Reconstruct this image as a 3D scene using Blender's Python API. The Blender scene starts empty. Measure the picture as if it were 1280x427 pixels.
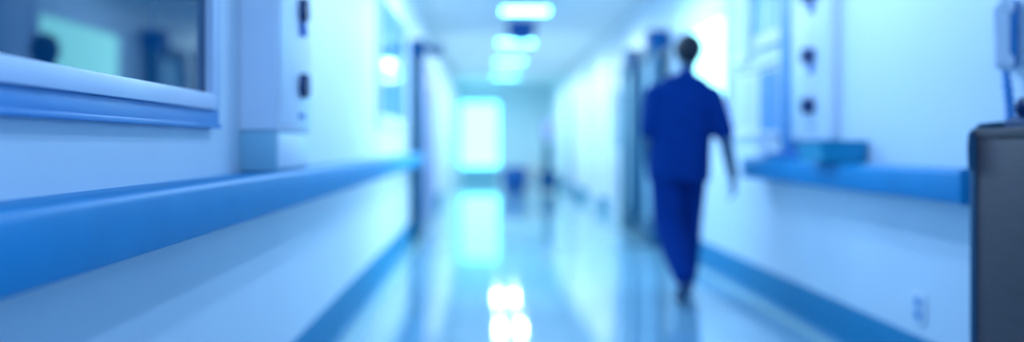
import bpy, bmesh, math, random
from mathutils import Vector, Matrix
random.seed(7)
S = bpy.context.scene
COL = S.collection
PI = math.pi

# ------------------------------------------------------------------ camera
# X right, Y down the corridor, Z up; eye 1.02 m above the floor
HC = 1.02
FPX = 1200.0
VPX, VPY = 606.0, 181.0
cam_d = bpy.data.cameras.new('camera')
cam_d.sensor_width = 36.0
cam_d.lens = FPX / 1280 * 36
cam_d.shift_x = (640 - VPX) / 1280
cam_d.shift_y = -(213.5 - VPY) / 1280
cam_d.clip_start = 0.05
cam_d.dof.use_dof = True
cam_d.dof.focus_distance = 2.0
cam_d.dof.aperture_fstop = 0.80
cam = bpy.data.objects.new('camera', cam_d)
COL.objects.link(cam)
cam.location = (0, 0, HC)
cam.rotation_euler = (PI / 2, 0, 0)
S.camera = cam

# ------------------------------------------------------------------ view + world
S.view_settings.view_transform = 'Standard'
S.view_settings.look = 'None'
S.view_settings.gamma = 1
S.view_settings.use_curve_mapping = False
S.view_settings.exposure = 0.0
W = bpy.data.worlds.new('world')
S.world = W
W.use_nodes = True
bg = W.node_tree.nodes['Background']
bg.inputs[0].default_value = (0.05, 0.50, 1.0, 1)
bg.inputs[1].default_value = 1.0

# ------------------------------------------------------------------ light levels
LAMP_COL = (0.72, 0.94, 1.0)   # lamp inside a fixture whose glowing diffuser adds to it
FAR_COL = (0.35, 0.60, 0.96)    # unseen lamps outside the frame; the one behind the viewer is added fill
FAR_W = 142.0
LAMP_W = 118.0             # each lamp of a ceiling light
GLOW = (2.6, 11.0, 12.5)  # what a lit diffuser shows
DAY = (0.80, 4.5, 5.5)    # daylight through the panes

XL, XR = -0.80, 1.86      # wall faces
YE = 27.0                 # end of the corridor
H = 2.70

# ------------------------------------------------------------------ materials
def mat(name, col, rough=0.5, vary=0.06, scale=6.0, spec=0.5, metal=0.0, bump=0.0, stretch=(1, 1, 1), ior=None, coat=0.0):
    m = bpy.data.materials.new(name)
    m.use_nodes = True
    nt = m.node_tree
    b = nt.nodes['Principled BSDF']
    tc = nt.nodes.new('ShaderNodeTexCoord')
    mp = nt.nodes.new('ShaderNodeMapping')
    mp.inputs['Scale'].default_value = stretch
    nz = nt.nodes.new('ShaderNodeTexNoise')
    nz.inputs['Scale'].default_value = scale
    nz.inputs['Detail'].default_value = 4
    cr = nt.nodes.new('ShaderNodeValToRGB')
    cr.color_ramp.elements[0].position = 0.3
    cr.color_ramp.elements[1].position = 0.7
    cr.color_ramp.elements[0].color = tuple(max(0, c * (1 - vary)) for c in col) + (1,)
    cr.color_ramp.elements[1].color = tuple(min(1, c * (1 + vary)) for c in col) + (1,)
    nt.links.new(tc.outputs['Object'], mp.inputs[0])
    nt.links.new(mp.outputs[0], nz.inputs['Vector'])
    nt.links.new(nz.outputs['Fac'], cr.inputs[0])
    nt.links.new(cr.outputs[0], b.inputs['Base Color'])
    b.inputs['Roughness'].default_value = rough
    b.inputs['Metallic'].default_value = metal
    b.inputs['Specular IOR Level'].default_value = spec
    if ior:
        b.inputs['IOR'].default_value = ior
    b.inputs['Coat Weight'].default_value = coat
    if bump:
        bp = nt.nodes.new('ShaderNodeBump')
        bp.inputs['Strength'].default_value = bump
        bp.inputs['Distance'].default_value = 0.002
        n2 = nt.nodes.new('ShaderNodeTexNoise')
        n2.inputs['Scale'].default_value = scale * 30
        nt.links.new(tc.outputs['Object'], n2.inputs['Vector'])
        nt.links.new(n2.outputs['Fac'], bp.inputs['Height'])
        nt.links.new(bp.outputs[0], b.inputs['Normal'])
    return m

def emit(name, col):
    m = bpy.data.materials.new(name)
    m.use_nodes = True
    nt = m.node_tree
    nt.nodes.clear()
    o = nt.nodes.new('ShaderNodeOutputMaterial')
    e = nt.nodes.new('ShaderNodeEmission')
    e.inputs[0].default_value = tuple(col) + (1,)
    e.inputs[1].default_value = 1.0
    nt.links.new(e.outputs[0], o.inputs[0])
    return m

M = {}
M['wall'] = mat('wall_paint', (0.80, 0.86, 0.93), 0.45, 0.02, 2.0, bump=0.05)
M['ceiling'] = mat('ceiling_paint', (0.88, 0.88, 0.90), 0.8, 0.02, 2.0)
M['rail'] = mat('handrail_vinyl', (0.002, 0.28, 0.58), 0.48, 0.04, 8, spec=0.3, bump=0.25)
M['base'] = mat('baseboard_vinyl', (0.0, 0.22, 0.42), 0.55, 0.04, 6, spec=0.25)
M['frame_white'] = mat('window_frame_paint', (0.74, 0.78, 0.95), 0.35, 0.03, 5)
M['frame_blue'] = mat('window_casing_paint', (0.06, 0.30, 0.66), 0.4, 0.03, 5)
M['dark_glass'] = mat('dark_glass', (0.0, 0.055, 0.14), 0.02, 0.03, 2, ior=1.42)
M['dark_glass'].node_tree.nodes['Principled BSDF'].inputs['Specular Tint'].default_value = (0.2, 0.85, 1.0, 1)
M['blue_glass'] = mat('blue_glass', (0.10, 0.32, 0.62), 0.05, 0.03, 2, ior=1.9)
M['white'] = mat('white_plastic', (0.80, 0.84, 0.95), 0.35, 0.02, 8)
M['lavender'] = mat('lavender_laminate', (0.88, 0.86, 0.96), 0.4, 0.03, 4)
M['grey_door'] = mat('grey_blue_door_paint', (0.33, 0.36, 0.66), 0.4, 0.04, 3)
M['jamb'] = mat('painted_steel', (0.0, 0.10, 0.20), 0.5, 0.05, 5)
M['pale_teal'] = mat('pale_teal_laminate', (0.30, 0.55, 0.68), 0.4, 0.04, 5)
M['teal'] = mat('teal_plastic', (0.02, 0.36, 0.55), 0.35, 0.05, 9)
M['dark'] = mat('dark_blue_plastic', (0.005, 0.03, 0.13), 0.4, 0.08, 12)
M['mid_blue'] = mat('mid_blue_plastic', (0.02, 0.17, 0.60), 0.4, 0.06, 12)
M['bright_blue'] = mat('bright_blue_plastic', (0.0, 0.09, 0.36), 0.5, 0.06, 12)
M['wood'] = mat('brown_wood_laminate', (0.070, 0.042, 0.052), 0.55, 0.16, 5, spec=0.3, stretch=(3, 1, 14), bump=0.1)
M['trim_dark'] = mat('dark_edge_trim', (0.0, 0.07, 0.15), 0.6, 0.06, 10)
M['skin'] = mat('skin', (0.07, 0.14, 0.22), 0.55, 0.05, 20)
M['hair'] = mat('dark_hair', (0.008, 0.010, 0.02), 0.6, 0.3, 60, stretch=(1, 1, .3))
M['shirt'] = mat('scrub_cotton', (0.001, 0.038, 0.215), 0.9, 0.08, 14, spec=0.1, bump=0.2)
M['trouser'] = mat('scrub_trouser_cotton', (0.001, 0.036, 0.22), 0.9, 0.08, 14, spec=0.1, bump=0.2)
M['shoe'] = mat('dark_shoe_rubber', (0.01, 0.06, 0.16), 0.5, 0.1, 14)
M['closer'] = mat('closer_casing', (0.0, 0.07, 0.22), 0.5, 0.06, 12, spec=0.2)
M['cord'] = mat('cord_and_shadow_blue', (0.03, 0.28, 0.68), 0.4, 0.05, 10)
M['beige'] = mat('beige_vinyl', (0.75, 0.62, 0.60), 0.5, 0.05, 8)
M['paper'] = mat('noticeboard_paper', (0.70, 0.76, 0.95), 0.6, 0.06, 7)
M['housing'] = mat('lamp_housing', (0.75, 0.86, 0.92), 0.4, 0.02, 8)
M['day_side'] = emit('daylit_side_pane', (1.6, 4.6, 5.0))
M['glow'] = emit('lit_diffuser', GLOW)
M['day'] = emit('daylit_pane', DAY)

# floor: glossy vinyl, a paler stripe inlaid along each wall
def floor_mat():
    m = mat('floor_vinyl', (0.26, 0.48, 0.61), 0.06, 0.05, 1.2, spec=0.5, ior=1.5)
    nt = m.node_tree
    b = nt.nodes['Principled BSDF']
    tc = [n for n in nt.nodes if n.type == 'TEX_COORD'][0]
    cr = [n for n in nt.nodes if n.type == 'VALTORGB'][0]
    sx = nt.nodes.new('ShaderNodeSeparateXYZ')
    nt.links.new(tc.outputs['Object'], sx.inputs[0])
    mask = None
    for c in (-0.70, 1.76):
        cmp_ = nt.nodes.new('ShaderNodeMath')
        cmp_.operation = 'COMPARE'
        cmp_.inputs[1].default_value = c
        cmp_.inputs[2].default_value = 0.03
        nt.links.new(sx.outputs[0], cmp_.inputs[0])
        if mask is None:
            mask = cmp_
        else:
            a = nt.nodes.new('ShaderNodeMath')
            a.operation = 'MAXIMUM'
            nt.links.new(mask.outputs[0], a.inputs[0])
            nt.links.new(cmp_.outputs[0], a.inputs[1])
            mask = a
    mx = nt.nodes.new('ShaderNodeMix')
    mx.data_type = 'RGBA'
    nt.links.new(mask.outputs[0], mx.inputs[0])
    nt.links.new(cr.outputs[0], mx.inputs[6])
    mx.inputs[7].default_value = (0.55, 0.80, 0.72, 1)
    nt.links.new(mx.outputs[2], b.inputs['Base Color'])
    return m
M['floor'] = floor_mat()

# ------------------------------------------------------------------ mesh helpers
class MB:
    def __init__(s):
        s.bm = bmesh.new()
    def box(s, x0, x1, y0, y1, z0, z1, bev=0.0, seg=2):
        t = bmesh.new()
        bmesh.ops.create_cube(t, size=1)
        for v in t.verts:
            v.co = Vector(((x0 + x1) / 2 + v.co.x * (x1 - x0), (y0 + y1) / 2 + v.co.y * (y1 - y0), (z0 + z1) / 2 + v.co.z * (z1 - z0)))
        if bev:
            bmesh.ops.bevel(t, geom=list(t.edges), offset=bev, segments=seg, affect='EDGES', profile=0.5)
        s.join(t)
        return s
    def join(s, t):
        me = bpy.data.meshes.new('tmp')
        t.to_mesh(me)
        t.free()
        s.bm.from_mesh(me)
        bpy.data.meshes.remove(me)
    def cyl(s, a, b, r0, r1=None, n=20):
        a, b = Vector(a), Vector(b)
        r1 = r0 if r1 is None else r1
        d = b - a
        t = bmesh.new()
        bmesh.ops.create_cone(t, cap_ends=True, segments=n, radius1=r0, radius2=r1, depth=d.length)
        q = Vector((0, 0, 1)).rotation_difference(d.normalized()).to_matrix().to_4x4()
        bmesh.ops.transform(t, matrix=Matrix.Translation((a + b) / 2) @ q, verts=t.verts)
        s.join(t)
        return s
    def ball(s, c, r, sc=(1, 1, 1), n=20, rot=None):
        t = bmesh.new()
        bmesh.ops.create_uvsphere(t, u_segments=n, v_segments=max(8, n // 2), radius=r)
        mm = Matrix.Diagonal((sc[0], sc[1], sc[2], 1))
        if rot:
            mm = rot.to_matrix().to_4x4() @ mm
        bmesh.ops.transform(t, matrix=Matrix.Translation(Vector(c)) @ mm, verts=t.verts)
        s.join(t)
        return s
    def capsule(s, a, b, r0, r1, n=18):
        a, b = Vector(a), Vector(b)
        s.cyl(a, b, r0, r1, n)
        s.ball(a, r0, n=n)
        s.ball(b, r1, n=n)
        return s
    def chain(s, pts):
        for (a, ra), (b, rb) in zip(pts[:-1], pts[1:]):
            s.capsule(a, b, ra, rb)
        return s
    def tube(s, pts, r, n=10):
        pts = [Vector(p) for p in pts]
        rings = []
        for i, p in enumerate(pts):
            d = (pts[min(i + 1, len(pts) - 1)] - pts[max(i - 1, 0)]).normalized()
            u = d.orthogonal().normalized() if i == 0 else (u - d * u.dot(d)).normalized()
            w = d.cross(u)
            rings.append([s.bm.verts.new(p + (u * math.cos(2 * PI * k / n) + w * math.sin(2 * PI * k / n)) * r) for k in range(n)])
        for r0, r1 in zip(rings[:-1], rings[1:]):
            for k in range(n):
                s.bm.faces.new((r0[k], r0[(k + 1) % n], r1[(k + 1) % n], r1[k]))
        s.bm.faces.new(rings[0][::-1])
        s.bm.faces.new(rings[-1])
        return s
    def prism(s, prof, y0, y1):
        """profile of (x, z) points swept along Y"""
        a = [s.bm.verts.new((x, y0, z)) for x, z in prof]
        b = [s.bm.verts.new((x, y1, z)) for x, z in prof]
        n = len(prof)
        for k in range(n):
            s.bm.faces.new((a[k], a[(k + 1) % n], b[(k + 1) % n], b[k]))
        s.bm.faces.new(a[::-1])
        s.bm.faces.new(b)
        return s
    def lathe(s, prof, c, n=28):
        c = Vector(c)
        rings = [[s.bm.verts.new(c + Vector((r * math.cos(2 * PI * k / n), r * math.sin(2 * PI * k / n), z))) for k in range(n)] for r, z in prof]
        for r0, r1 in zip(rings[:-1], rings[1:]):
            for k in range(n):
                s.bm.faces.new((r0[k], r0[(k + 1) % n], r1[(k + 1) % n], r1[k]))
        s.bm.faces.new(rings[0][::-1])
        s.bm.faces.new(rings[-1])
        return s
    def build(s, name, m, parent=None, smooth=True, origin=None):
        bmesh.ops.recalc_face_normals(s.bm, faces=s.bm.faces)
        me = bpy.data.meshes.new(name)
        s.bm.to_mesh(me)
        s.bm.free()
        me.materials.append(m)
        if smooth:
            me.polygons.foreach_set('use_smooth', [True] * len(me.polygons))
            me.set_sharp_from_angle(angle=math.radians(38))
        o = bpy.data.objects.new(name, me)
        COL.objects.link(o)
        if parent is not None:
            o.parent = parent
            base = parent
            off = Vector((0, 0, 0))
            while base is not None:
                off += base.location
                base = base.parent
            me.transform(Matrix.Translation(-off))
        return o

def tag(o, label=None, cat=None, group=None, kind=None):
    if label: o['label'] = label
    if cat: o['category'] = cat
    if group: o['group'] = group
    if kind: o['kind'] = kind
    return o

def thing(name, loc, label, cat, group=None):
    o = bpy.data.objects.new(name, None)
    o.empty_display_size = 0.1
    o.location = loc
    COL.objects.link(o)
    return tag(o, label, cat, group)

def setting(name, loc):
    o = bpy.data.objects.new(name, None)
    o.empty_display_size = 0.1
    o.location = loc
    COL.objects.link(o)
    return tag(o, kind='structure')

def struct(name, mb, m):
    return tag(mb.build(name, m), kind='structure')

def clone(o, parent=None):
    c = o.copy()
    COL.objects.link(c)
    c.parent = parent
    for ch in [q for q in bpy.data.objects if q.parent == o]:
        clone(ch, c)
    return c

# ------------------------------------------------------------------ room shell
Y0 = -4.0
# opening of the daylit window in the right wall
WY0, WY1, WZ0, WZ1 = 7.35, 9.05, 1.28, 2.07
struct('floor', MB().box(XL - 0.2, XR + 0.2, Y0, YE + 0.2, -0.10, 0.0), M['floor'])
struct('ceiling', MB().box(XL - 0.2, XR + 0.2, Y0, YE + 0.2, H, H + 0.1), M['ceiling'])
struct('wall_left', MB().box(XL - 0.15, XL, Y0, YE, 0, H), M['wall'])
w = MB()
w.box(XR, XR + 0.15, Y0, WY0, 0, H)
w.box(XR, XR + 0.15, WY1, YE, 0, H)
w.box(XR, XR + 0.15, WY0, WY1, 0, WZ0)
w.box(XR, XR + 0.15, WY0, WY1, WZ1, H)
struct('wall_right', w, M['wall'])
DX0, DX1, DZ = -0.70, 0.42, 2.24     # glazed door at the far end
w = MB()
w.box(XL - 0.15, DX0, YE, YE + 0.15, 0, H)
w.box(DX1, XR + 0.15, YE, YE + 0.15, 0, H)
w.box(DX0, DX1, YE, YE + 0.15, DZ, H)
struct('wall_end', w, M['wall'])

def base_profile(x, s):
    # coved vinyl skirting: s=+1 grows to +X
    return [(x, 0.0), (x + s * 0.035, 0.0), (x + s * 0.022, 0.012), (x + s * 0.016, 0.035), (x + s * 0.014, 0.185), (x + s * 0.006, 0.20), (x, 0.20)]
struct('baseboard_left', MB().prism(base_profile(XL, 1), Y0, 10.5), M['base'])
struct('baseboard_right', MB().prism(base_profile(XR, -1), Y0, YE), M['base'])

# ------------------------------------------------------------------ ceiling lights
LX = 0.50
LY = [8.0, 11.75, 15.4, 18.9, 22.8]
t = thing('ceiling_light', (LX, LY[0], H), 'lit ceiling light nearest overhead, just above the frame', 'ceiling light', 'square ceiling lights along the corridor')
f = MB()
f.box(LX - 0.31, LX + 0.31, LY[0] - 0.26, LY[0] - 0.235, H - 0.045, H)
f.box(LX - 0.31, LX + 0.31, LY[0] + 0.235, LY[0] + 0.26, H - 0.045, H)
f.box(LX - 0.31, LX - 0.285, LY[0] - 0.235, LY[0] + 0.235, H - 0.045, H)
f.box(LX + 0.285, LX + 0.31, LY[0] - 0.235, LY[0] + 0.235, H - 0.045, H)
f.build('lamp_frame', M['housing'], t)
MB().box(LX - 0.285, LX + 0.285, LY[0] - 0.235, LY[0] + 0.235, H - 0.04, H - 0.002).build('diffuser', M['glow'], t)
labels = ['nearest and widest of the four glowing ceiling lights in view, before the dome',
          'second nearest glowing ceiling light, just behind the blue dome',
          'third glowing ceiling light counting away from the viewer down the corridor',
          'farthest and smallest of the glowing ceiling lights, nearest the bright end door']
for y, lb in zip(LY[1:], labels):
    c = clone(t)
    c.location.y = y
    c['label'] = lb
bpy.data.objects.remove([o for o in bpy.data.objects if o.parent == t][0])
for o in [o for o in bpy.data.objects if o.parent == t]:
    bpy.data.objects.remove(o)
bpy.data.objects.remove(t)
def lamp(x, y, watts, col):
    l = bpy.data.lights.new('ceiling_lamp', 'SPOT')
    l.color = col
    l.energy = watts
    l.spot_size = math.radians(176)
    l.spot_blend = 0.35
    l.shadow_soft_size = 0.05
    o = bpy.data.objects.new('ceiling_lamp', l)
    o.location = (x, y, H - 0.10)
    COL.objects.link(o)
for y, w_, col in [(-2.8, FAR_W * 1.9, FAR_COL), (0.8, FAR_W * 0.32, FAR_COL), (4.4, FAR_W * 0.72, FAR_COL), (8.0, FAR_W * 1.3, FAR_COL)] + [(y, LAMP_W, LAMP_COL) for y in LY[1:]]:  # first lamp is unseen fill, added behind the viewer for faces turned this way
    for dx in (-0.2, 0.2):
        for dy in (-0.15, 0.15):
            lamp(LX + dx, y + dy, w_ / 4, col)

# daylight entering through the side window in the right wall
for y in (7.8, 8.6):
    l = bpy.data.lights.new('window_daylight', 'SPOT')
    l.color = (0.62, 0.95, 1.0)
    l.energy = 110.0
    l.spot_size = math.radians(130)
    l.spot_blend = 1.0
    l.shadow_soft_size = 0.02
    o = bpy.data.objects.new('window_daylight', l)
    o.location = (XR - 0.01, y, 1.66)
    o.rotation_euler = (0, PI / 2, 0)
    COL.objects.link(o)

# blue dome on the ceiling
t = thing('ceiling_dome', (0.50, 13.1, H), 'dark blue dome hanging from the ceiling between two lights', 'ceiling dome')
MB().cyl((0.50, 13.1, H - 0.03), (0.50, 13.1, H), 0.20, n=28).build('mount', M['mid_blue'], t)
MB().lathe([(0.19, -0.03), (0.19, -0.12), (0.17, -0.20), (0.12, -0.255), (0.05, -0.285), (0.002, -0.29)][::-1], (0.50, 13.1, H)).build('dome', M['bright_blue'], t)

# ------------------------------------------------------------------ end door, daylit
t = setting('door_1', (DX0, YE, 0))
f = MB()
f.box(DX0, DX0 + 0.05, YE - 0.02, YE + 0.06, 0, DZ)
f.box(DX1 - 0.05, DX1, YE - 0.02, YE + 0.06, 0, DZ)
f.box(DX0 + 0.05, DX1 - 0.05, YE - 0.02, YE + 0.06, DZ - 0.05, DZ)
f.build('door_frame', M['white'], t)
f = MB()
f.box(DX0 + 0.05, DX1 - 0.05, YE, YE + 0.04, 0.0, 0.42, 0.004)
f.build('bottom_panel', M['pale_teal'], t)
MB().box(DX0 + 0.05, DX1 - 0.05, YE + 0.01, YE + 0.03, 0.42, DZ - 0.05).build('pane', M['day'], t)
MB().tube([(DX1 - 0.12, YE, 0.95), (DX1 - 0.12, YE - 0.05, 0.95), (DX1 - 0.12, YE - 0.05, 1.25), (DX1 - 0.12, YE, 1.25)], 0.012).build('door_handle', M['jamb'], t)

# ------------------------------------------------------------------ windows
def wall_window(name, side, y0, y1, z0, z1, glass, case_w, frame_w, case_m, frame_m, mull=()):
    """side -1: left wall, +1: right wall"""
    x = XL if side < 0 else XR
    s = -side
    t = setting(name, (x, y0, z0))
    def ring(a, b, c, d, w, p0, p1, nm, m):
        f = MB()
        X0, X1 = sorted((x + s * p0, x + s * p1))
        f.box(X0, X1, a, b, c, c + w, 0.003)
        f.box(X0, X1, a, b, d - w, d, 0.003)
        f.box(X0, X1, a, a + w, c + w, d - w, 0.003)
        f.box(X0, X1, b - w, b, c + w, d - w, 0.003)
        return f.build(nm, m, t)
    ring(y0, y1, z0, z1, case_w, 0, 0.022, 'window_casing', case_m)
    a, b, c, d = y0 + case_w, y1 - case_w, z0 + case_w, z1 - case_w
    fr = ring(a, b, c, d, frame_w, 0, 0.034, 'window_frame', frame_m)
    X0, X1 = sorted((x + s * 0.002, x + s * 0.010))
    MB().box(X0, X1, a + frame_w, b - frame_w, c + frame_w, d - frame_w).build('pane', glass, t)
    for yy in mull:
        X0, X1 = sorted((x, x + s * 0.03))
        MB().box(X0, X1, yy - 0.02, yy + 0.02, c + frame_w, d - frame_w, 0.003).build('mullion', frame_m, t)
    return t
w1 = wall_window('window_1', -1, 0.55, 2.81, 1.068, 2.15, M['dark_glass'], 0.052, 0.045, M['frame_blue'], M['frame_white'])
# thin drip lip along the foot of the casing
MB().box(XL + 0.022, XL + 0.030, 0.55, 2.81, 1.068, 1.080, 0.002).build('sill_lip', M['frame_blue'], w1)
wall_window('window_2', -1, 7.0, 9.7, 1.15, 2.25, M['blue_glass'], 0.05, 0.05, M['white'], M['white'])

# daylit window in the right wall
t = setting('window_3', (XR, WY0, WZ0))
f = MB()
f.box(XR - 0.02, XR + 0.10, WY0 - 0.03, WY0 + 0.03, WZ0 - 0.03, WZ1 + 0.03, 0.004)
f.box(XR - 0.02, XR + 0.10, WY1 - 0.03, WY1 + 0.03, WZ0 - 0.03, WZ1 + 0.03, 0.004)
f.box(XR - 0.02, XR + 0.10, WY0 + 0.03, WY1 - 0.03, WZ1 - 0.03, WZ1 + 0.03, 0.004)
f.box(XR - 0.04, XR + 0.10, WY0 + 0.03, WY1 - 0.03, WZ0 - 0.03, WZ0 + 0.03, 0.004)
f.build('window_frame', M['white'], t)
MB().box(XR + 0.02, XR + 0.03, WY0 + 0.03, WY1 - 0.03, WZ0 + 0.03, WZ1 - 0.03).build('pane', M['day_side'], t)

# ------------------------------------------------------------------ handrails
RZ0, RZ1, RP = 0.805, 0.932, 0.145
def rail(name, side, y0, y1, label):
    x = XL if side < 0 else XR
    s = -side
    t = thing(name, (x, y0, RZ0), label, 'handrail', 'wall handrails of the corridor')
    p = RP
    prof = [(0.0, RZ1 - 0.004), (0.0, RZ0 + 0.02), (p * 0.55, RZ0 + 0.004), (p - 0.02, RZ0), (p - 0.006, RZ0 + 0.004), (p, RZ0 + 0.014),
            (p, RZ1 - 0.02), (p - 0.004, RZ1 - 0.008), (p - 0.014, RZ1 - 0.001), (p - 0.03, RZ1)]
    MB().prism([(x + s * a, b) for a, b in prof], y0 + 0.03, y1 - 0.03).build('rail', M['rail'], t)
    for ya, yb in ((y0, y0 + 0.03), (y1 - 0.03, y1)):
        X0, X1 = sorted((x, x + s * (p + 0.003)))
        MB().box(X0, X1, ya, yb, RZ0 - 0.003, RZ1 + 0.003, 0.012, 3).build('end_cap', M['rail'], t)
    return t
rail('handrail', -1, -2.0, 10.2, 'long blue handrail on the left wall under the dark window')
rail('handrail', 1, 3.45, 6.4, 'blue handrail on the right wall ending at the brown counter')

# ------------------------------------------------------------------ wall service units
def service_unit(side, y0, y1, z0, z1, p, sy, label):
    x = XL if side < 0 else XR
    s = -side
    t = thing('wall_unit', (x, y0, z0), label, 'wall unit', 'wall units with sockets')
    def bx(a, b, c, d, e, f_, nm, m, bev=0.004, par=None):
        X0, X1 = sorted((x + s * a, x + s * b))
        return MB().box(X0, X1, c, d, e, f_, bev).build(nm, m, par or t)
    bx(0, p, y0, y1, z0, z1, 'housing', M['lavender'], 0.006)
    bx(p, p + 0.006, y0 + 0.02, y1 - 0.02, z0 + 0.02, z1 - 0.02, 'front_panel', M['white'], 0.002)
    q = p + 0.006
    for z in (1.225, 1.50, 1.83):
        if z + 0.05 > z1: continue
        k = MB()
        k.cyl((x + s * q, sy, z + 0.01), (x + s * (q + (0.055 if side > 0 else 0.028)), sy, z + 0.01), 0.046, 0.042, 24)
        so = k.build('socket', M['dark'], t)
        if z > 1.3:
            bx(q, q + 0.02, sy - 0.022, sy + 0.022, z - 0.085, z - 0.035, 'switch', M['mid_blue'], 0.003)
        else:
            for dy in (-0.035, 0.035):
                bx(q, q + 0.006, sy + dy - 0.012, sy + dy + 0.012, z - 0.11, z - 0.09, 'indicator', M['mid_blue'], 0.001)
    return t
u = service_unit(-1, 3.12, 3.72, 1.068, 2.3, 0.125, 3.50, 'boxy lavender wall unit with dark sockets on the left wall')
# lower box under the left unit
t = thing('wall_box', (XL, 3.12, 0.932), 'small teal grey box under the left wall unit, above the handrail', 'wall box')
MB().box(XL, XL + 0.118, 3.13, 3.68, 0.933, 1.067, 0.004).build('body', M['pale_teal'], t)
MB().box(XL + 0.118, XL + 0.124, 3.15, 3.66, 0.943, 1.057, 0.002).build('front_panel', M['white'], t)
service_unit(1, 5.02, 5.68, 1.05, 2.3, 0.05, 5.29, 'flat white wall unit with dark round sockets on the right wall')

# teal tray on the right handrail
t = thing('storage_tray', (1.72, 4.78, RZ1), 'teal open tray resting on the right handrail under the socket unit', 'tray')
def tray(x0, x1, y0, y1, z0, z1, fl, th):
    b = MB()
    def ring(e, z, i):
        return [b.bm.verts.new(p) for p in ((x0 - e + i, y0 - e + i, z), (x1 + (0 if True else e) - i, y0 - e + i, z), (x1 - i, y1 + e - i, z), (x0 - e + i, y1 + e - i, z))]
    r = [ring(0, z0, 0), ring(fl, z1, 0), ring(fl, z1, th), ring(0, z0 + th, th)]
    for A, B in zip(r[:-1], r[1:]):
        for k in range(4):
            b.bm.faces.new((A[k], A[(k + 1) % 4], B[(k + 1) % 4], B[k]))
    b.bm.faces.new(r[0]); b.bm.faces.new(r[-1])
    return b
tray(1.64, 1.85, 4.66, 4.98, RZ1 + 0.004, 1.035, 0.018, 0.006).build('tray_body', M['teal'], t)
b = MB()
b.box(1.615, 1.635, 4.63, 5.01, 1.032, 1.042, 0.003); b.box(1.635, 1.852, 4.63, 4.65, 1.032, 1.042, 0.003); b.box(1.635, 1.852, 4.99, 5.01, 1.032, 1.042, 0.003)
b.build('tray_rim', M['teal'], t)
# flat folded thing and small white bottle farther along the rail
t = thing('folder_stack', (1.78, 5.5, RZ1), 'flat dark blue folders lying on the right handrail beyond the tray', 'folders')
for k, (a, b_) in enumerate(((5.25, 5.95), (5.32, 5.90))):
    MB().box(1.73, 1.85, a, b_, RZ1 + 0.002 + k * 0.022, RZ1 + 0.022 + k * 0.022, 0.004).build('folder', M['rail'] if k == 0 else M['mid_blue'], t)
t = thing('pump_bottle', (1.80, 6.20, RZ1), 'small white pump bottle standing at the far end of the right handrail', 'bottle')
MB().lathe([(0.034, 0.002), (0.036, 0.02), (0.036, 0.09), (0.028, 0.105), (0.012, 0.112), (0.012, 0.12)], (1.80, 6.20, RZ1)).build('bottle_body', M['white'], t)
MB().tube([(1.80, 6.20, RZ1 + 0.119), (1.80, 6.20, RZ1 + 0.145), (1.765, 6.20, RZ1 + 0.145)], 0.005).build('pump', M['mid_blue'], t)

# ------------------------------------------------------------------ boards on the right wall (beside the daylit window)
def board(y0, y1, z0, z1, label, papers, m=M['lavender'], depth=0.03):
    t = thing('notice_board', (XR, y0, z0), label, 'notice board', 'boards on the right wall')
    f = MB()
    f.box(XR - depth, XR, y0, y0 + 0.03, z0, z1, 0.003); f.box(XR - depth, XR, y1 - 0.03, y1, z0, z1, 0.003)
    f.box(XR - depth, XR, y0 + 0.03, y1 - 0.03, z0, z0 + 0.03, 0.003); f.box(XR - depth, XR, y0 + 0.03, y1 - 0.03, z1 - 0.03, z1, 0.003)
    f.build('board_frame', M['frame_white'], t)
    MB().box(XR - depth * 0.4, XR, y0 + 0.03, y1 - 0.03, z0 + 0.03, z1 - 0.03).build('board_panel', m, t)
    for (a, b, c, d, mm) in papers:
        MB().box(XR - depth * 0.4 - 0.003, XR - depth * 0.4, a, b, c, d).build('sheet', mm, t)
    return t
board(5.95, 6.62, 1.66, 2.15, 'upper board with a deep blue strip, next to the socket unit', [(6.37, 6.57, 1.76, 2.11, M['teal']), (6.05, 6.30, 1.76, 2.06, M['pale_teal'])])
board(6.70, 7.26, 1.60, 2.15, 'upper pale board beside the bright right window', [(6.78, 6.95, 1.68, 2.06, M['paper']), (7.0, 7.18, 1.68, 2.06, M['paper'])])
board(5.95, 7.22, 1.07, 1.56, 'lower wide board with blue and white sheets, above the handrail end', [(5.99, 6.45, 1.11, 1.50, M['frame_blue']), (6.6, 6.85, 1.14, 1.48, M['paper']), (6.95, 7.15, 1.14, 1.48, M['paper'])])
struct('trim_1', MB().box(XR - 0.04, XR, 5.72, 5.92, 0.94, H, 0.004), M['frame_blue'])

# ------------------------------------------------------------------ doors and frames further down
def wall_door(name, side, y0, y1, z1, leaf_m, frame_m, glass=None, handle=True):
    x = XL if side < 0 else XR
    s = -side
    t = setting(name, (x, y0, 0))
    def bx(a, b, c, d, e, f_, nm, m, bev=0.003, par=None):
        X0, X1 = sorted((x + s * a, x + s * b))
        return MB().box(X0, X1, c, d, e, f_, bev).build(nm, m, par or t)
    X0, X1 = sorted((x, x + s * 0.045))
    f = MB()
    f.box(X0, X1, y0, y0 + 0.07, 0.001, z1, 0.003); f.box(X0, X1, y1 - 0.07, y1, 0.001, z1, 0.003); f.box(X0, X1, y0 + 0.07, y1 - 0.07, z1 - 0.07, z1, 0.003)
    f.build('door_frame', frame_m, t)
    leaf = bx(0.0, 0.025, y0 + 0.07, y1 - 0.07, 0.005, z1 - 0.07, 'door_leaf', leaf_m)
    if glass:
        ym = (y0 + y1) / 2
        bx(0.025, 0.03, ym - 0.18, ym + 0.18, 1.0, 1.8, 'door_glass', glass, 0.001, leaf)
    if handle:
        hx = x + s * 0.025
        MB().tube([(hx, y0 + 0.16, 1.0), (hx + s * 0.05, y0 + 0.16, 1.0), (hx + s * 0.05, y0 + 0.28, 1.0)], 0.010).build('door_handle', M['jamb'], leaf)
    return t
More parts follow.
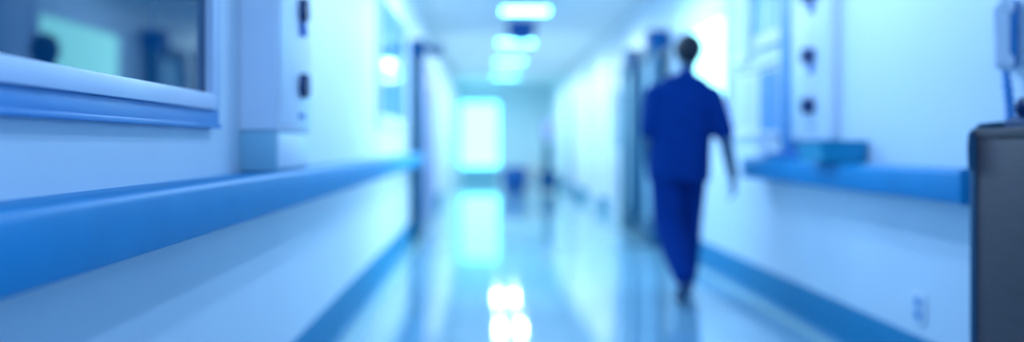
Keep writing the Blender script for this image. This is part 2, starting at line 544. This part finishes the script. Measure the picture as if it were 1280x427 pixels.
wall_door('door_2', -1, 10.9, 12.5, 2.12, M['grey_door'], M['grey_door'])
wall_door('door_3', -1, 12.7, 14.6, 2.12, M['grey_door'], M['grey_door'])
wall_door('door_4', -1, 17.5, 19.0, 2.12, M['lavender'], M['white'])
wall_door('door_5', 1, 12.7, 14.0, 2.12, M['white'], M['lavender'], M['blue_glass'])
wall_door('door_6', 1, 15.6, 16.9, 2.12, M['white'], M['lavender'])
wall_door('door_7', 1, 19.6, 21.4, 2.2, M['grey_door'], M['lavender'])
wall_door('door_8', 1, 23.5, 24.8, 2.12, M['lavender'], M['white'])
struct('baseboard_far_left', MB().prism(base_profile(XL, 1), 14.62, 17.48), M['base'])

# fire door leaves swung back against the walls, with closers
def fire_leaf(side, y0, y1, top, gap, label, armlen=0.22):
    x = XL if side < 0 else XR
    s = -side
    t = thing('fire_door', (x, y0, 0), label, 'door', 'open fire door leaves')
    def X(a, b): return sorted((x + s * a, x + s * b))
    a0, a1 = X(gap, gap + 0.085)
    f = MB()
    f.box(a0, a1, y0, y0 + 0.11, 0.012, top, 0.004); f.box(a0, a1, y1 - 0.11, y1, 0.012, top, 0.004)
    f.box(a0, a1, y0 + 0.11, y1 - 0.11, top - 0.12, top, 0.004); f.box(a0, a1, y0 + 0.11, y1 - 0.11, 0.012, 0.25, 0.004)
    f.build('leaf_frame', M['jamb'], t)
    a0, a1 = X(gap + 0.022, gap + 0.032)
    MB().box(a0, a1, y0 + 0.11, y1 - 0.11, 0.25, top - 0.12).build('glass', M['pale_teal'], t)
    a0, a1 = X(0.0, gap)
    h = MB()
    for z in (0.25, 1.05, 1.85):
        h.box(a0, a1, y1 - 0.05, y1 - 0.02, z, z + 0.10, 0.003)
    h.build('hinge', M['jamb'], t)
    # closer body on top corner and its arm
    cx = (x + s * (gap + 0.03))
    d = 1.0  # closers stick out to the right in both cases
    c = MB().box(cx - 0.09, cx + 0.11, y0 - 0.012, y0 + 0.24, top - 0.06, top + 0.13, 0.012, 3).build('closer', M['closer'], t)
    ar = MB()
    ar.tube([(cx + 0.04, y0 + 0.06, top + 0.02), (cx + armlen * 0.6, y0 + 0.02, top + 0.03), (cx + armlen, y0 + 0.10, top + 0.02)], 0.028)
    ar.box(cx + armlen - 0.08, cx + armlen + 0.04, y0 + 0.05, y0 + 0.19, top - 0.03, top + 0.07, 0.01)
    ar.build('closer_arm', M['closer'], c)
    return t
fire_leaf(-1, 10.25, 10.85, 2.02, 0.02, 'dark edged fire door leaf with a closer arm on the left wall', 0.25)
fire_leaf(1, 9.55, 10.5, 2.04, 0.11, 'taller dark edged fire door leaf just left of the walking person', 0.10)
fire_leaf(1, 11.4, 12.3, 2.03, 0.05, 'smaller, farther dark edged fire door leaf on the right wall', 0.12)

# ------------------------------------------------------------------ outlet low on the right wall
t = thing('wall_outlet', (XR, 4.1, 0.32), 'small white power outlet low on the right wall above the baseboard', 'outlet')
MB().box(XR - 0.010, XR, 4.04, 4.16, 0.26, 0.39, 0.004).build('plate', M['white'], t)
for z in (0.298, 0.352):
    MB().cyl((XR - 0.018, 4.10, z), (XR - 0.009, 4.10, z), 0.020, 0.022, 20).build('socket', M['frame_blue'], t)

# ------------------------------------------------------------------ counter at the right
CX, CY, CZ = 1.50, 2.93, 1.070
t = thing('counter', (CX, 1.0, 0), 'brown wood laminate counter with a dark edge at the right side', 'counter')
MB().box(CX, XR - 0.001, 0.9, CY, 0.0, CZ - 0.03, 0.003).build('counter_body', M['wood'], t)
MB().box(CX - 0.004, XR - 0.001, 0.9, CY + 0.004, CZ - 0.03, CZ, 0.004).build('worktop', M['wood'], t)
b = MB()
b.box(CX - 0.006, CX + 0.03, CY + 0.001, CY + 0.03, 0.0, CZ - 0.002, 0.004)
b.tube([(CX - 0.008, CY + 0.012, CZ - 0.125), (CX - 0.010, CY + 0.014, CZ - 0.06), (CX - 0.008, CY + 0.014, CZ - 0.02), (CX + 0.02, CY + 0.014, CZ + 0.006), (CX + 0.08, CY + 0.014, CZ + 0.012), (XR - 0.02, CY + 0.014, CZ + 0.012)], 0.010, 12)
b.build('edge_trim', M['trim_dark'], t)

# wall telephone with its cord
PY, PZ = 3.36, 1.40
t = thing('wall_telephone', (XR, PY, PZ - 0.13), 'white handset hanging in a cradle coloured as its blue shadow on the right wall', 'telephone')
MB().box(XR - 0.035, XR, PY - 0.02, PY + 0.075, PZ - 0.11, PZ + 0.13, 0.012, 3).build('cradle', M['cord'], t)  # blue of the cradle is the handset's shadow put into its colour
b = MB()
b.capsule((XR - 0.062, PY - 0.02, PZ - 0.09), (XR - 0.066, PY - 0.02, PZ + 0.09), 0.026, 0.030)
b.ball((XR - 0.055, PY - 0.02, PZ + 0.10), 0.038, (0.9, 1.1, 1))
b.ball((XR - 0.052, PY - 0.02, PZ - 0.09), 0.034, (0.9, 1.1, 1))
b.build('handset', M['white'], t)
pts = []
for i in range(60):
    u = i / 59
    r = 0.010 * min(1, 6 * u, 6 * (1 - u))
    pts.append((XR - 0.045 - 0.02 * u + r * math.cos(i * 1.3), PY - 0.01 - 0.06 * math.sin(u * 2.2) + r * math.sin(i * 1.3), PZ - 0.11 - u * (PZ - 0.11 - 0.955)))
MB().tube(pts, 0.010, 8).build('cord', M['cord'], t)

t = thing('desk_telephone', (1.61, 2.80, CZ), 'dark rounded desk telephone on the brown counter', 'telephone')
pr = [(0.0, 0.0), (0.19, 0.0), (0.19, 0.070), (0.15, 0.080), (0.02, 0.030), (0.0, 0.018)]
MB().prism([(1.56 + a, CZ + 0.001 + z) for a, z in pr], 2.70, 2.89).build('phone_base', M['dark'], t)
b = MB()
b.capsule((1.615, 2.72, CZ + 0.074), (1.615, 2.87, CZ + 0.074), 0.020, 0.020)
b.ball((1.615, 2.72, CZ + 0.064), 0.030); b.ball((1.615, 2.87, CZ + 0.064), 0.030)
b.build('handset', M['dark'], t)

# ------------------------------------------------------------------ equipment at the far end
t = thing('waste_bin', (0.65, 20.9, 0), 'round bright blue waste bin on the floor at the far end', 'bin')
MB().lathe([(0.20, 0.002), (0.23, 0.02), (0.27, 0.25), (0.29, 0.46)], (0.65, 20.9, 0)).build('bin_body', M['bright_blue'], t)
MB().lathe([(0.285, 0.46), (0.285, 0.485), (0.23, 0.54), (0.08, 0.565), (0.002, 0.567)], (0.65, 20.9, 0)).build('lid', M['bright_blue'], t)
t = thing('equipment_trolley', (1.36, 20.6, 0), 'tall narrow equipment trolley with a dark base beside the bin', 'trolley')
b = MB().box(1.17, 1.55, 20.35, 20.85, 0.08, 0.44, 0.02)
b.build('base', M['closer'], t)
for dx in (-0.11, 0.11):
    for dy in (-0.16, 0.16):
        MB().cyl((1.36 + dx - 0.012, 20.6 + dy, 0.041), (1.36 + dx + 0.012, 20.6 + dy, 0.041), 0.04, n=16).build('castor', M['dark'], t)
MB().box(1.27, 1.45, 20.5, 20.64, 0.44, 1.10, 0.01).build('column', M['jamb'], t)
MB().cyl((1.36, 20.62, 1.10), (1.36, 20.62, 1.66), 0.025).build('pole', M['grey_door'], t)
MB().box(1.22, 1.50, 20.50, 20.60, 1.16, 1.50, 0.012).build('monitor', M['grey_door'], t)
t = thing('stool', (1.02, 21.3, 0), 'low beige round stool between the blue bin and the trolley', 'stool')
MB().lathe([(0.17, 0.42), (0.19, 0.44), (0.19, 0.49), (0.16, 0.52), (0.002, 0.525)], (1.02, 21.3, 0)).build('seat', M['beige'], t)
MB().cyl((1.02, 21.3, 0.06), (1.02, 21.3, 0.42), 0.025).build('stem', M['white'], t)
for k in range(5):
    a = k * 2 * PI / 5
    MB().capsule((1.02, 21.3, 0.07), (1.02 + 0.2 * math.cos(a), 21.3 + 0.2 * math.sin(a), 0.022), 0.02, 0.018).build('leg', M['white'], t)

# ------------------------------------------------------------------ walking person
def remeshed(mb, name, m, parent, voxel, smooth_it=4):
    o = mb.build(name, m, parent)
    r = o.modifiers.new('r', 'REMESH')
    r.mode = 'VOXEL'
    r.voxel_size = voxel
    r.use_smooth_shade = True
    s = o.modifiers.new('s', 'SMOOTH')
    s.factor = 0.5
    s.iterations = smooth_it
    bpy.context.view_layer.update()
    dg = bpy.context.evaluated_depsgraph_get()
    me = bpy.data.meshes.new_from_object(o.evaluated_get(dg))
    o.modifiers.clear()
    o.data = me
    me.name = name
    me.polygons.foreach_set('use_smooth', [True] * len(me.polygons))
    return o

BY = 6.40
P = thing('person', (1.31, BY, 0), 'person in blue short sleeved scrubs and trousers walking away down the corridor', 'person')
def V(x, y, z): return Vector((x, BY + y, z))
# joints (y forward = away from the camera)
neck0, neck1 = V(1.335, 0.0, 1.42), V(1.352, 0.015, 1.53)
head = V(1.362, 0.03, 1.628)
shL, shR = V(1.145, 0.0, 1.355), V(1.510, 0.0, 1.340)
elL, wrL = V(1.095, -0.02, 1.10), V(1.120, 0.14, 0.90)
elR, wrR = V(1.585, -0.05, 1.085), V(1.650, -0.01, 0.815)
hipL, hipR = V(1.205, 0.0, 0.92), V(1.375, 0.0, 0.92)
knL, anL = V(1.220, -0.02, 0.505), V(1.258, -0.33, 0.165)
knR, anR = V(1.385, 0.17, 0.49), V(1.405, 0.27, 0.085)
toeL, toeR = V(1.260, -0.20, 0.028), V(1.415, 0.45, 0.035)
body = MB()
# head with jaw, nose, ears, brow
body.ball(head + Vector((0, 0, 0.015)), 0.089, (0.94, 1.18, 1.15), 28)
body.ball(head + Vector((0, 0.035, -0.055)), 0.052, (0.95, 1.05, 1.05), 24)
body.capsule(head + Vector((0, 0.088, 0.012)), head + Vector((0, 0.104, -0.022)), 0.009, 0.013)
body.ball(head + Vector((0, 0.076, 0.035)), 0.022, (2.0, 0.7, 0.5))
for sx in (-1, 1):
    body.ball(head + Vector((sx * 0.075, 0.0, -0.005)), 0.026, (0.35, 0.75, 1.15))
    body.ball(head + Vector((sx * 0.03, 0.083, 0.014)), 0.010, (1.1, 0.6, 0.7))
body.ball(head + Vector((0, 0.082, -0.05)), 0.016, (1.4, 0.55, 0.5))
body.chain([(neck0, 0.062), (neck1, 0.054), (head + Vector((0, -0.01, -0.02)), 0.056)])
# torso
body.ball(V(1.325, 0.0, 1.26), 0.165, (1.0, 0.62, 1.1), 28)
body.ball(V(1.31, 0.0, 1.10), 0.145, (1.0, 0.65, 1.0), 28)
body.ball(V(1.30, -0.01, 0.95), 0.16, (1.0, 0.70, 0.8), 28)
body.chain([(shL, 0.058), (V(1.335, 0, 1.42), 0.07), (shR, 0.058)])
# arms
body.chain([(shL, 0.056), (elL, 0.045), (wrL, 0.030)])
body.chain([(shR, 0.056), (elR, 0.049), (wrR, 0.034)])
body.ball(elL.lerp(wrL, .3), 0.042); body.ball(elR.lerp(wrR, .3), 0.042)
# legs
for h, k, a in ((hipL, knL, anL), (hipR, knR, anR)):
    body.chain([(h, 0.085), (k, 0.055), (k.lerp(a, .35), 0.056), (a, 0.038)])
for a, tt in ((anL, toeL), (anR, toeR)):
    body.chain([(a, 0.038), (a.lerp(tt, .6), 0.036), (tt, 0.026)])
# hands: palm, four curled fingers of different length, thumb from the side
def hand(wr, dirv, palm_in, fwd):
    """dirv: along the hand, palm_in: towards the thigh (palm normal), fwd: thumb side"""
    d, pn, fw = dirv.normalized(), palm_in.normalized(), fwd.normalized()
    c0 = wr + d * 0.02
    c1 = wr + d * 0.085
    for q in (-0.026, -0.009, 0.009, 0.026):
        body.capsule(c0 + fw * q * 0.75, c1 + fw * q, 0.017, 0.0135, 12)
    for q, L in zip((-0.030, -0.010, 0.010, 0.030), (0.062, 0.078, 0.084, 0.074)):
        p0 = c1 + fw * q
        p1 = p0 + (d * 0.95 + pn * 0.18) * L * 0.45 + fw * q * 0.06
        p2 = p1 + (d * 0.80 + pn * 0.55) * L * 0.32
        p3 = p2 + (d * 0.55 + pn * 0.80) * L * 0.25
        body.capsule(p0, p1, 0.0100, 0.0090, 10); body.capsule(p1, p2, 0.0090, 0.0082, 10); body.capsule(p2, p3, 0.0082, 0.0072, 10)
    t0 = wr + d * 0.032 + fw * 0.024
    t1 = t0 + (d * 0.6 + fw * 0.75 + pn * 0.25) * 0.036
    t2 = t1 + (d * 0.9 + fw * 0.25 + pn * 0.3) * 0.036
    body.capsule(t0, t1, 0.015, 0.0115, 10); body.capsule(t1, t2, 0.0115, 0.009, 10)
hand(wrR, Vector((0.10, 0.0, -1)), Vector((-1, 0.1, 0)), Vector((0.1, 1, 0)))
hand(wrL, Vector((0.02, 0.55, -0.84)), Vector((1, 0.0, 0)), Vector((0, 0.84, 0.55)))
remeshed(body, 'body', M['skin'], P, 0.0055, 2)
# hair
hair = MB()
hair.ball(head + Vector((0, -0.014, 0.034)), 0.097, (0.97, 1.13, 1.10), 28)
hair.ball(head + Vector((0, -0.050, -0.020)), 0.055, (1.18, 0.75, 1.0), 24)
hair.ball(head + Vector((0, 0.03, 0.075)), 0.055, (1.1, 1.1, 0.6), 24)
remeshed(hair, 'hair', M['hair'], P, 0.007, 2)
# scrub top
top = MB()
top.ball(V(1.325, 0.0, 1.26), 0.185, (1.02, 0.66, 1.0), 28)
top.chain([(V(1.165, 0, 1.345), 0.078), (V(1.26, -0.005, 1.405), 0.085), (V(1.335, -0.005, 1.43), 0.082), (V(1.41, -0.005, 1.400), 0.085), (V(1.495, 0, 1.330), 0.078)])
top.chain([(V(1.335, -0.005, 1.42), 0.08), (V(1.345, 0.0, 1.475), 0.066)])
top.chain([(shL, 0.080), (shL.lerp(elL, .90), 0.072)])
top.chain([(shR, 0.080), (shR.lerp(elR, .90), 0.072)])
# hanging shirt body: elliptical rings
def ellipse_tube(mb, rings, n=32):
    rr = []
    for (c, a, b) in rings:
        rr.append([mb.bm.verts.new(c + Vector((a * math.cos(2 * PI * k / n), b * math.sin(2 * PI * k / n) * (1 + 0.04 * math.sin(5 * 2 * PI * k / n)), 0))) for k in range(n)])
    for A, B in zip(rr[:-1], rr[1:]):
        for k in range(n):
            mb.bm.faces.new((A[k], A[(k + 1) % n], B[(k + 1) % n], B[k]))
    mb.bm.faces.new(rr[0][::-1]); mb.bm.faces.new(rr[-1])
ellipse_tube(top, [(V(1.295, 0, 0.78), 0.205, 0.155), (V(1.30, 0, 0.95), 0.205, 0.148), (V(1.308, 0, 1.10), 0.205, 0.138), (V(1.32, 0, 1.25), 0.212, 0.13), (V(1.33, 0, 1.38), 0.18, 0.10)])
remeshed(top, 'scrub_top', M['shirt'], P, 0.009, 5)
tr = MB()
ellipse_tube(tr, [(V(1.30, 0, 0.80), 0.190, 0.138), (V(1.30, 0, 0.90), 0.188, 0.138), (V(1.30, 0, 1.0), 0.165, 0.12)])
for h, k, a, j in ((hipL, knL, anL, 0), (hipR, knR, anR, 1)):
    tr.chain([(h + Vector((0, 0, -0.03)), 0.116), (h.lerp(k, .5), 0.108), (k, 0.098), (k.lerp(a, .5), 0.088), (a + Vector((0, 0, 0.03)), 0.070)])
remeshed(tr, 'trousers', M['trouser'], P, 0.009, 5)
for a, tt in ((anL, toeL), (anR, toeR)):
    sh = MB()
    d = tt - a
    if a is anL:
        heel = a + Vector((0, -0.035, -0.055))
    else:
        heel = Vector((a.x, a.y - 0.03, 0.042))
    ball_ = heel.lerp(tt, .62)
    ball_.z = max(ball_.z, 0.04)
    sh.chain([(heel, 0.041), (ball_, 0.044), (tt, 0.029)])
    sh.capsule(heel + Vector((0, 0.01, 0.01)), a, 0.042, 0.042)
    sh.ball(ball_, 0.046, (1.0, 1.3, 0.72))
    remeshed(sh, 'shoe', M['shoe'], P, 0.006, 3)
